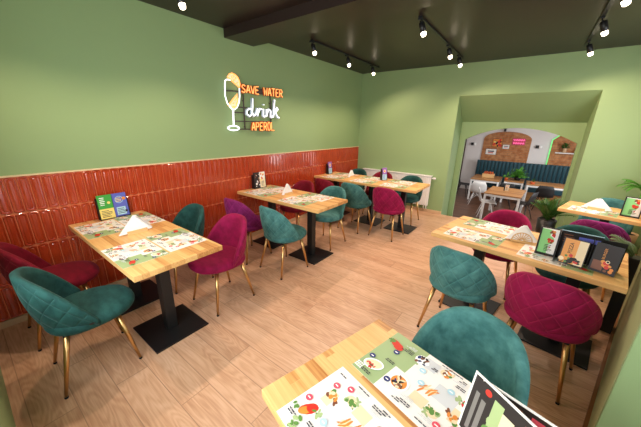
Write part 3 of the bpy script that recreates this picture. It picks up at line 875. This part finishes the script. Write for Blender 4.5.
# local drawing plane: u = world y, w = world z
def sp(u, w, x=.045): return (x, u, w)
def stroke(mb, pts, r, x=.045, n=7, closed=False):
    mb.tube([sp(u, w, x) for u, w in pts], r, n, closed)
mb = MB()
bars = [(-3.48, 2.046, -3.25, 2.056), (-3.37, 1.798, -3.12, 1.80), (-3.37, 1.865, -3.15, 1.865), (-3.36, 1.688, -2.70, 1.695), (-3.29, 1.59, -2.70, 1.585), (-3.25, 2.085, -2.52, 2.085)]
for a, b, c, d in bars: mb.tube([sp(a, b, .02), sp(c, d, .02)], .008, 6)
for u, z0, z1 in ((-3.195, 1.585, 2.09), (-2.715, 1.58, 2.09)): mb.tube([sp(u, z0, .021), sp(u, z1, .021)], .009, 6)
for u, w in ((-3.195, 1.95), (-2.715, 1.95), (-3.195, 1.62), (-2.715, 1.62)): mb.tube([(.0, u, w), (.022, u, w)], .008, 8)
mb.box((.026, -2.86, 2.09), (.006, .66, .07))
mb.build('frame', M['signframe'], sg)
mb = MB()
def arcp(cx, cy, rx, ry, a0, a1, n=14): return [(cx+rx*math.cos(R(a0+(a1-a0)*k/n)), cy+ry*math.sin(R(a0+(a1-a0)*k/n))) for k in range(n+1)]
bowl = [(-3.395, 2.172), (-3.445, 2.172), (-3.469, 2.158), (-3.476, 2.12), (-3.481, 2.078), (-3.486, 1.984), (-3.464, 1.902), (-3.427, 1.858), (-3.391, 1.831), (-3.362, 1.831), (-3.32, 1.859), (-3.282, 1.927), (-3.267, 2.004), (-3.266, 2.06), (-3.266, 2.09)]
stroke(mb, bowl, .0085)
stroke(mb, [(-3.385, 1.828), (-3.391, 1.632)], .011)
stroke(mb, arcp(-3.396, 1.602, .088, .027, 0, 360, 22)[:-1], .0085, closed=True)
mb.build('glass_outline', M['neon_w'], sg)
def slice_(outer, pips):
    """citrus slice: pale pulp inside an orange tube"""
    mb = MB(); mb.mi = 1; mb.prism([(.034, u, w) for u, w in outer], (.006, 0, 0)); mb.mi = 0
    stroke(mb, outer, .0085, closed=True)
    for u, w, a in pips:
        d = (.014*math.cos(R(a)), .014*math.sin(R(a))); stroke(mb, [(u-d[0], w-d[1]), (u+d[0], w+d[1])], .0065, .046)
    mb.build('orange_slice', [M['neon_o'], M['pulp']], sg)
M['pulp'] = emis('pale lit pulp', (1, .78, .55, 1), .35, srgb(255, 226, 190))
top = [(-3.436, 2.205), (-3.40, 2.240), (-3.362, 2.252), (-3.318, 2.243), (-3.283, 2.218), (-3.260, 2.180), (-3.252, 2.135), (-3.262, 2.098)]
slice_(top, [(-3.372, 2.205, 100), (-3.345, 2.175, 60), (-3.315, 2.200, 60), (-3.300, 2.150, 20), (-3.342, 2.222, 80)])
low = [(-3.306, 2.02), (-3.38, 1.948), (-3.452, 1.872), (-3.414, 1.851), (-3.365, 1.845), (-3.325, 1.873), (-3.302, 1.945)]
slice_(low, [(-3.375, 1.905, 30), (-3.345, 1.945, 70), (-3.325, 1.905, 80), (-3.372, 1.868, 0), (-3.320, 1.965, 80)])
GL = {'S': [[(1, .85), (.7, 1), (.25, .95), (.1, .72), (.45, .52), (.9, .35), (.85, .08), (.4, 0), (0, .14)]],
 'A': [[(0, 0), (.45, 1), (.6, 1), (1, 0)], [(.15, .36), (.85, .36)]], 'V': [[(0, 1), (.45, 0), (.58, 0), (1, 1)]],
 'E': [[(.95, 1), (.1, .96), (.05, .5), (.05, .02), (.95, 0)], [(.08, .52), (.75, .52)]], 'W': [[(0, 1), (.22, 0), (.5, .7), (.78, 0), (1, 1)]],
 'T': [[(0, .98), (1, 1)], [(.5, 1), (.5, 0)]], 'R': [[(.05, 0), (.05, 1), (.7, .98), (.95, .75), (.7, .5), (.08, .48)], [(.45, .48), (1, 0)]],
 'P': [[(.05, 0), (.05, 1), (.7, .98), (.95, .74), (.7, .48), (.08, .46)]], 'O': [arcp(.5, .5, .46, .5, 100, 450, 16)], 'L': [[(.08, 1), (.05, .02), (.95, 0)]]}
def word(mb, s, u0, u1, w0, w1, h0, h1, r, dx):
    n = len(s); 
    for i, ch in enumerate(s):
        if ch == ' ': continue
        t = i/n; uw = (u1-u0)/n*.78; base = w0+(w1-w0)*t; h = h0+(h1-h0)*t
        for p in GL[ch]: stroke(mb, [(u0+(u1-u0)*t+x*uw, base+y*h) for x, y in p], r, .05+dx)
M['neon_back'] = mat('pale acrylic letter backing', srgb(206, 220, 232), .5); M['orange_back'] = mat('deep orange letter backing', srgb(206, 96, 30), .5)
def word2(txt_, *a):
    for r, m, dx in ((.017, M['orange_back'], -.012), (.0068, M['neon_o'], .003)):
        mb = MB(); word(mb, txt_, *a, r, dx); mb.build('lettering' if dx > 0 else 'lettering_backing', m, sg)
word2('SAVE WATER', -3.235, -2.475, 2.050, 2.050, .09, .105)
word2('APEROL', -3.10, -2.665, 1.575, 1.575, .10, .12)
dr = [[(.17, .30), (.10, .36), (.03, .27), (.02, .1), (.09, .0), (.15, .08), (.18, .3), (.2, .85), (.165, .2), (.21, .02), (.27, .12), (.32, .40), (.33, .36), (.32, .02), (.345, .2), (.40, .40), (.46, .36)],
      [(.50, .40), (.485, .05), (.52, 0), (.55, .08)], [(.515, .58), (.517, .62)],
      [(.60, .40), (.585, .02), (.61, .22), (.67, .40), (.72, .34), (.715, .02), (.75, .0), (.78, .06)],
      [(.86, .90), (.80, 0), (.825, .25), (.93, .52), (.965, .44), (.87, .26), (.95, .02), (1.0, .0)]]
for r, m, x in ((.021, M['neon_back'], .036), (.0085, M['neon_w'], .052)):
    mb = MB()
    for p in dr: stroke(mb, [(-3.185+x_*.62, 1.757+y_*.275) for x_, y_ in p], r, x)
    mb.build('lettering' if x > .04 else 'lettering_backing', m, sg)

# ------------------------------------------------------------------ plants
def frond(mb, base, az, length, droop, n=16, w=.016, lift=1.1, leaf_len=.12):
    b = Vector(base); d = Vector((math.cos(az), math.sin(az), 0)); side = Vector((-d.y, d.x, 0))
    pts = []
    for k in range(n+1):
        t = k/n; a = lift - droop*t
        pts.append((b if k == 0 else pts[-1]+ (d*math.cos(a)+Vector((0,0,math.sin(a))))*length/n))
    mb.tube(pts, [.004*(1-.7*k/n) for k in range(n+1)], 5)
    for k in range(3, n+1):
        p = pts[k]; tdir = (pts[k]-pts[k-1]).normalized(); ll = leaf_len*(1-.6*abs(k/n-.45))
        for sgn in (-1, 1):
            q = (tdir*.75+side*sgn*.8+Vector((0,0,.12))).normalized(); up = q.cross(side).normalized()
            m_ = p+q*ll*.45; wv = tdir*w*.5
            mb.poly([p, m_+wv+Vector((0,0,.004)), p+q*ll+Vector((0,0,-.02)), m_-wv])
def palm(loc, label, pot, potm, h0, fr, leafm, seed, sc=1, az=None, tall=0, dr=(1.2, .9), lf=(1.05, .35)):
    rr = random.Random(seed)
    o = thing('potted_palm', label, 'potted plant', loc, 0, 'potted plants')
    mb = MB()
    if pot == 'square':
        mb.box((0, 0, h0/2), (.075, .11, h0), Matrix.Rotation(R(-14), 3, 'Z'), bevel=.004)
    else:
        mb.lathe((0, 0, 0), [(.02, 0), (pot*.8, 0), (pot, h0), (pot*.92, h0), (pot*.88, h0-.03)], 24)
    mb.build('pot', potm, o)
    mb = MB(); mb.lathe((0, 0, h0-.028), [(.01, 0), ((.033 if pot == 'square' else pot*.87), 0), ((.032 if pot == 'square' else pot*.85), .008), (.01, .012)], 20); mb.build('soil', M['soil'], o)
    mb = MB()
    if tall: mb.tube([(0, 0, h0-.02), (.01, 0, h0+tall)], [.02, .015], 8)
    for k in range(fr):
        a = rr.random()*2*PI if az is None else az[0]+(az[1]-az[0])*rr.random()
        frond(mb, (.01*math.cos(a), .01*math.sin(a), h0-.02+tall), a, sc*(.34+.2*rr.random()), dr[0]+dr[1]*rr.random(), 16, .018*sc**.5, lf[0]+lf[1]*rr.random(), .12*sc)
    mb.build('fronds', leafm, o); return o
palm((3.60, -.42, 0), 'dark green palm in a black pot on the floor before the arch', .12, M['black'], .36, 44, M['leaf'], 5, .66, None, 0, (.2, .9), (1.0, .5))
palm((4.025, -2.60, 0), 'feathery palm in a tall slim black planter by the right wall', 'square', M['blackplastic'], .70, 10, M['leaf3'], 8, .45, (R(95), R(225)))
palm((4.50, -.20, 0), 'tall palm in the far right corner behind the table', .12, M['beige'], .3, 9, M['leaf2'], 12, .5, (R(180), R(265)), .62)

# ------------------------------------------------------------------ the lower room beyond the arch
Y2 = 6.92
mb = MB()
for k in range(4): mb.box((2.91, .12+.24*k, (-.17*(k+1)+FL2-.05)/2+.0), (AX1-AX0-.002 if k < 2 else 1.69, .24, (-.17*(k+1)-FL2+.05)))
struct(mb, 'step_floor', M['floor2'])
mb = MB(); mb.box((3, (.69+Y2)/2, FL2-.05), (7, Y2-.69, .1)); struct(mb, 'floor_lower', M['floor2'])
mb = MB(); mb.box((3, Y2+.06, .7), (7, .12, 2.8)); struct(mb, 'wall_lower_back', M['white_wall'])
mb = MB(); mb.box((-.46, (.69+Y2)/2, .7), (.12, Y2-.69, 2.8)); struct(mb, 'wall_lower_left', M['white_wall'])
mb = MB(); mb.box((6.46, (.69+Y2)/2, .7), (.12, Y2-.69, 2.8)); struct(mb, 'wall_lower_right', M['white_wall'])
mb = MB(); mb.box((3, (.69+Y2)/2, 2.15), (7, Y2-.69, .1)); struct(mb, 'ceiling_lower', M['white_wall'])
mb = MB(); mb.box((.75, .74, .7), (2.55, .1, 2.8)); mb.box((5.15, .74, .7), (2.66, .1, 2.8)); mb.box((2.93, .74, 1.95), (1.9, .1, .35)); struct(mb, 'wall_lower_front', M['white_wall'])
# brown door frame at the left of the lower room
mb = MB(); mb.box((.95, Y2-.03, .37), (.18, .06, 2.14)); struct(mb, 'door_1', mat('dark brown door frame', srgb(70, 46, 36), .5))
# brick arch panels
def arch_panel(name, x0, x1, z0, zs, zp, label=None):
    pts = [(x0, z0)]
    for k in range(17):
        a = PI*(1-k/16); pts.append(((x0+x1)/2+(x1-x0)/2*math.cos(a), zs+(zp-zs)*math.sin(a)))
    pts.append((x1, z0))
    mb = MB(); mb.prism([(x, Y2-.03, z) for x, z in pts], (0, .028, 0)); struct(mb, name, M['brick'])
arch_panel('wall_brick_arch', 1.64, 3.13, .3, 1.33, 1.60)
arch_panel('wall_brick_niche', 3.72, 5.0, .3, 1.34, 1.62)
mb = MB(); mb.tube([(3.70, Y2-.04, .5), (3.70, Y2-.04, 1.36), (3.84, Y2-.04, 1.50), (4.05, Y2-.04, 1.585)], .012, 8)
tag(mb.build('neon_strip', M['neon_g']), 'green neon strip around the edge of the brick niche beyond the arch', 'neon strip')
# banquette with vertical channels
bq = thing('banquette', 'dark teal channel tufted banquette along the back wall beyond the arch', 'banquette', (3.1, 6.5, FL2))
mb = MB(); nch = 26
pts = []
for k in range(nch):
    x0 = -1.52+3.04*k/nch; w_ = 3.04/nch
    ring = []
    for j in range(9):
        a = PI*j/8; ring.append((x0+w_/2-w_/2*math.cos(a), .18-.05*math.sin(a)))
    rows = [[(x, y, z) for x, y in ring+[(x0+w_, .26), (x0, .26)]] for z in (.42, 1.2, 1.235)]
    mb.rings(rows)
mb.build('back_cushion', M['banq'], bq)
mb = MB(); mb.box((0, -.08, .38), (3.04, .5, .16), bevel=.03); mb.build('seat_cushion', M['banq'], bq)
mb = MB(); mb.box((0, -.05, .15), (3.0, .4, .30)); mb.build('plinth', M['wood_dark'], bq)
# wall pictures and lamps
def pic(x, z, w, h, label, bg, patches, cat='poster'):
    o = thing('wall_poster', label, cat, (x, Y2-.035, z))
    mb = MB(); mb.box((0, 0, 0), (w+.02, .012, h+.02)); mb.build('frame', M['signframe'] if bg == 'paper' else M['print dark'], o)
    me = leaflet_mesh(w, h, .004, bg, patches); link('print', me, o, (0, -.0105, -h/2))
pic(2.10, 1.19, .30, .28, 'orange and red poster on the brick arch beyond the doorway', 'print orange', dots(.1, .9, .1, .9, 14, ['print red', 'print yellow', 'print white', 'print dark', 'print red'], .13, 21))
pic(1.95, .85, .34, .20, 'white card with dark lettering low on the brick arch', 'paper', [(.2, .5, .8, .72, 'ink'), (.25, .22, .75, .4, 'print red')])
pic(2.40, 1.06, .2, .14, 'small white card on the brick arch below the pink neon', 'paper', [(.15, .55, .85, .75, 'ink'), (.2, .25, .8, .4, 'print pink')])
pn = thing('pink_neon_sign', 'pink neon lettering on the brick arch beyond the doorway', 'neon sign', (2.76, Y2-.06, 1.26))
mb = MB()
for row in range(2):
    mb = MB()
    pts = [(-.17+.34*k/36, 0, .055-.11*row+.035*math.sin(k*1.15+row)) for k in range(37)]
    mb.tube(pts, .011, 6); mb.build('lettering', M['neon_p'], pn)
mb = MB(); mb.box((0, .018, 0), (.40, .012, .24), bevel=.004); mb.build('backing', solid('pink backing', (190, 70, 96)), pn)
for i, (x, l) in enumerate(((1.30, 'black and white wall lamp left of the brick arch'), (3.36, 'black and white wall lamp between brick arch and niche'))):
    o = thing('wall_lamp', l, 'wall lamp', (x, Y2-.005, 1.11), 0, 'wall lamps beyond the arch')
    mb = MB(); mb.box((-.03, -.03, 0), (.10, .06, .10), bevel=.01); mb.build('body', M['black'], o)
    mb = MB(); mb.lathe((.06, -.06, -.05), [(.04, 0), (.045, .01), (.045, .09), (.04, .1)], 16); mb.build('lamp_shade', M['white'], o)
cc = thing('ceiling_camera', 'small dark ceiling spot above the brick arch', 'spotlight', (2.27, Y2-.09, 1.66))
mb = MB(); mb.box((0, .04, .03), (.06, .08, .05)); mb.build('mount', M['black'], cc)
mb = MB(); mb.lathe((0, 0, -.06), [(.02, 0), (.035, .01), (.035, .09), (.02, .1)], 14); mb.build('body', M['blackplastic'], cc)
# shelf with pots in the niche
tag(MB().box((4.25, Y2-.125, .95), (.80, .19, .03), bevel=.004).build('wall_shelf', M['white']), 'white wall shelf on the bricks of the niche', 'shelf')
def leafy(loc, label, potm, r, h, n, spread, leafm, seed, size=.05, group='potted plants'):
    rr = random.Random(seed); o = thing('potted_plant', label, 'potted plant', loc, 0, group)
    mb = MB(); mb.lathe((0, 0, 0), [(.01, 0), (r*.8, 0), (r, h), (r*.9, h), (r*.85, h-.015)], 18); mb.build('pot', potm, o)
    mb = MB()
    for k in range(n):
        a = rr.random()*2*PI; e = .15+1.2*rr.random(); d = Vector((math.cos(a)*math.cos(e), math.sin(a)*math.cos(e), math.sin(e)))
        L = spread*(.45+.55*rr.random()); p = Vector((0, 0, h-.01)); q = p+d*L
        mb.tube([p, q], [.003, .002], 4)
        s_ = d.cross(Vector((0,0,1))).normalized(); dd = (d+Vector((0,0,-.5))).normalized()
        mb.poly([q, q+dd*size*.5+s_*size*.42, q+dd*size*1.2, q+dd*size*.5-s_*size*.42])
        q2 = p+d*L*.6; mb.poly([q2, q2+dd*size*.5+s_*size*.4+Vector((0,0,.02)), q2+dd*size*1.1, q2+dd*size*.5-s_*size*.4])
    mb.build('foliage', leafm, o)
leafy((4.08, Y2-.16, .966), 'green plant in a beige pot on the wall shelf', M['beige'], .06, .15, 36, .17, M['leaf'], 3, .06)
bx = thing('beige_box', 'beige box with pictures at the right end of the wall shelf', 'box', (4.42, Y2-.09, .966))
mb = MB(); mb.box((0, 0, .075), (.17, .11, .15), bevel=.006); mb.build('body', M['beige'], bx)
mb = MB(); mb.box((0, -.0565, .08), (.1, .002, .08)); mb.build('picture', M['paper'], bx)
# tables with white legs
def white_table(x0, y0, L, W, rot, label):
    o = thing('white_leg_table', label, 'table', (x0, y0, FL2), R(rot), 'wood topped tables with white legs')
    mb = MB(); mb.box((L/2, W/2, .735), (L, W, .03), bevel=.003); mb.build('tabletop', M['wood_dark'], o)
    mb = MB()
    for a, b in ((.03, .03), (.03, W-.03)): mb.box((L/2, b, .69), (L-.1, .025, .055))
    for a in (.03, L-.03): mb.box((a, W/2, .69), (.025, W-.1, .055))
    mb.build('apron', M['white'], o)
    for a in (.03, L-.03):
        for b in (.03, W-.03):
            mb = MB(); mb.box((a, b, .36), (.05, .05, .72), bevel=.003); mb.build('leg', M['white'], o)
white_table(2.40, 2.70, .82, 1.2, -4, 'wood table with white legs nearest the arch in the room beyond')
white_table(1.70, 4.95, .85, 1.15, 0, 'wood table with white legs at the left before the banquette')
white_table(3.28, 5.02, 1.05, .8, 2, 'wood table with white legs at the right before the banquette')
white_table(2.66, 5.24, .54, .76, 0, 'small wood table with white legs carrying the bright green plant')
# shell chairs
def shell_chair_meshes(m):
    mb = MB(); rows = []
    prof = [(.22, .435), (.17, .43), (.0, .42), (-.13, .425), (-.19, .47), (-.215, .56), (-.235, .68), (-.25, .80)]
    for i, (y, z) in enumerate(prof):
        w_ = (.19, .215, .225, .225, .23, .23, .215, .16)[i]; cup = (.0, .02, .03, .035, .05, .05, .04, .02)[i]
        up = i > 3
        top = [(w_*math.sin(a), y+(cup*(math.sin(a)**2) if up else 0), z+(0 if up else cup*(math.sin(a)**2))) for a in [(-PI/2+PI*k/12) for k in range(13)]]
        rows.append(top + [(x, yy-(.008 if up else 0), zz-(.004 if up else .010)) for x, yy, zz in top[::-1]])
    mb.rings(rows); bmesh.ops.recalc_face_normals(mb.bm, faces=mb.bm.faces)
    me = bpy.data.meshes.new('seat_shell'); mb.bm.to_mesh(me); mb.bm.free(); me.materials.append(m); out = [('seat_shell', me)]
    for sx in (1, -1):
        for sy in (1, -1):
            mb = MB(); mb.tube([(sx*.21, sy*.2, 0), (sx*.09, sy*.09, .418)], [.009, .012], 8); mb.tube([(sx*.15, sy*.145, .21), (-sx*.06, sy*.08, .40)], .005, 6)
            bmesh.ops.recalc_face_normals(mb.bm, faces=mb.bm.faces)
            l = bpy.data.meshes.new('leg'); mb.bm.to_mesh(l); mb.bm.free(); l.materials.append(m); out.append(('leg', l))
    return out
SH = {'white': shell_chair_meshes(M['white']), 'black': shell_chair_meshes(M['blackplastic'])}
def shell_chair(kind, x, y, rot, label):
    o = thing('shell_chair', label, 'chair', (x, y, FL2), R(rot), 'moulded shell chairs beyond the arch')
    for n_, me in SH[kind]: link(n_, me, o)
shell_chair('white', 2.05, 4.35, 10, 'white moulded shell chair at the left table beyond the arch, back turned')
shell_chair('white', 2.48, 3.05, -80, 'white moulded shell chair pushed under the nearest table beyond the arch')
shell_chair('black', 1.42, 5.45, -90, 'black shell chair by the left wall beyond the arch')
shell_chair('black', 2.78, 4.62, 8, 'black shell chair in front of the bright green plant beyond the arch')
shell_chair('black', 3.74, 4.95, 5, 'black shell chair with its back turned at the right table beyond the arch')
shell_chair('black', 3.30, 3.50, 70, 'black shell chair at the right side of the nearest table beyond the arch')
leafy((3.00, 5.60, FL2+.752), 'bright green bushy plant on the table before the banquette', M['blackplastic'], .1, .12, 110, .28, M['leaf2'], 9, .085)
leafy((2.70, 5.36, FL2+.752), 'small green plant in an orange pot before the banquette', M['terracotta'], .05, .1, 20, .16, M['leaf2'], 10, .05)
leafy((3.42, 5.12, FL2+.752), 'low orange pot with a small plant on the right table', M['terracotta'], .07, .07, 10, .1, M['leaf'], 13, .04)
def box_menu(x, y, label, fmt, rot):
    o = thing('menu_holder', label, 'menu holder', (x, y, FL2+.751), R(rot))
    mb = MB(); mb.box((0, .02, .06), (.12, .05, .12)); mb.build('holder', M['blackplastic'], o)
    bg, pt = LF[fmt]; link('leaflet', leaflet_mesh(.09, .17, .006, bg, pt), o, (.01, -.012, .0))
box_menu(2.85, 3.35, 'menu holder on the nearest table beyond the arch', 'multi', 10)
ct = thing('wooden_crate', 'small wooden crate on the left table beyond the arch', 'crate', (2.15, 5.55, FL2+.751))
mb = MB(); mb.box((0, 0, .01), (.34, .2, .02))
for sy in (-.1, .1): mb.box((0, sy, .07), (.36, .015, .13))
for sx in (-.175, .175): mb.box((sx, 0, .07), (.015, .2, .13))
mb.build('box', M['ply'], ct)
mb = MB()
for k in range(5): mb.box((-.12+.06*k, 0, .12), (.035, .14, .17), Matrix.Rotation(R(6-3*k), 3, 'Y'))
mb.build('contents', M['terracotta'], ct)

# ------------------------------------------------------------------ lights
def area(name, loc, aim, sx, sy, energy, col):
    l = bpy.data.lights.new(name, 'AREA'); l.shape = 'RECTANGLE'; l.size = sx; l.size_y = sy; l.energy = energy; l.color = col
    o = bpy.data.objects.new(name, l); C.objects.link(o); o.location = loc
    o.rotation_euler = (Vector(aim)).to_track_quat('-Z', 'Z').to_euler(); return o
wc = W0+RD*WL/2+RN*.12+Vector((0, 0, 1.25))
area('window daylight', W0+RD*WL/2+RN*.10+Vector((0, 0, 1.25)), -RN+Vector((0,0,-.12)), WL, 2.3, 20, (.93, .97, 1))
area('back window daylight', Vector(rp((RY0+RY1)/2, .32, (RZ0+RZ1)/2)), -RN+Vector((0,0,-.1)), RY1-RY0, RZ1-RZ0, 46, (.90, .93, 1))
area('front window daylight', ((FX0+FX1)/2, YF-.26, (FZ0+FZ1)/2), (.0, 1, -.10), FX1-FX0, FZ1-FZ0, 74, (.95, .98, 1))
for p, ax in LAMPS:
    l = bpy.data.lights.new('spot lamp', 'SPOT'); l.energy = 44; l.color = (1, .74, .56); l.spot_size = R(156); l.spot_blend = .5; l.shadow_soft_size = .03
    o = bpy.data.objects.new('spot lamp', l); C.objects.link(o); o.location = p+ax*.045
    o.rotation_euler = Vector((ax.x, ax.y, ax.z)).to_track_quat('-Z', 'Y').to_euler()
area('lower room overhead fill', (3, 3.4, 2.05), (0, 0, -1), 3, 2.5, 50, (1, .95, .9))  # added fill light under the ceiling, no fixture belongs to it
area('lower room side fill', (6.3, 3.5, .8), (-1, .1, -.1), 2.4, 1.6, 125, (.95, .98, 1))  # added fill light from the right, the wall there has no opening

wd = bpy.data.worlds.new('World'); SC.world = wd; wd.use_nodes = True
bgn = wd.node_tree.nodes['Background']; bgn.inputs[0].default_value = (.75, .85, 1, 1); bgn.inputs[1].default_value = .6

# ------------------------------------------------------------------ camera
cam = bpy.data.cameras.new('camera'); cam.sensor_width = 36; cam.lens = 274.747/641*36; cam.clip_start = .02; cam.clip_end = 60
co = bpy.data.objects.new('camera', cam); C.objects.link(co)
rt = Vector((.79806537, .60225242, .01958785)); up = Vector((-.19643833, .22930086, .95332738)); fwd = Vector((-.56965221, .76466538, -.30130253))
mx = Matrix((rt, up, -fwd)).transposed().to_4x4(); mx.translation = (3.20771503, -5.70828663, 1.64206472)
co.matrix_world = mx
SC.camera = co
vs = SC.view_settings; vs.view_transform = 'Standard'; vs.look = 'None'; vs.gamma = 1; vs.use_curve_mapping = False; vs.exposure = .14
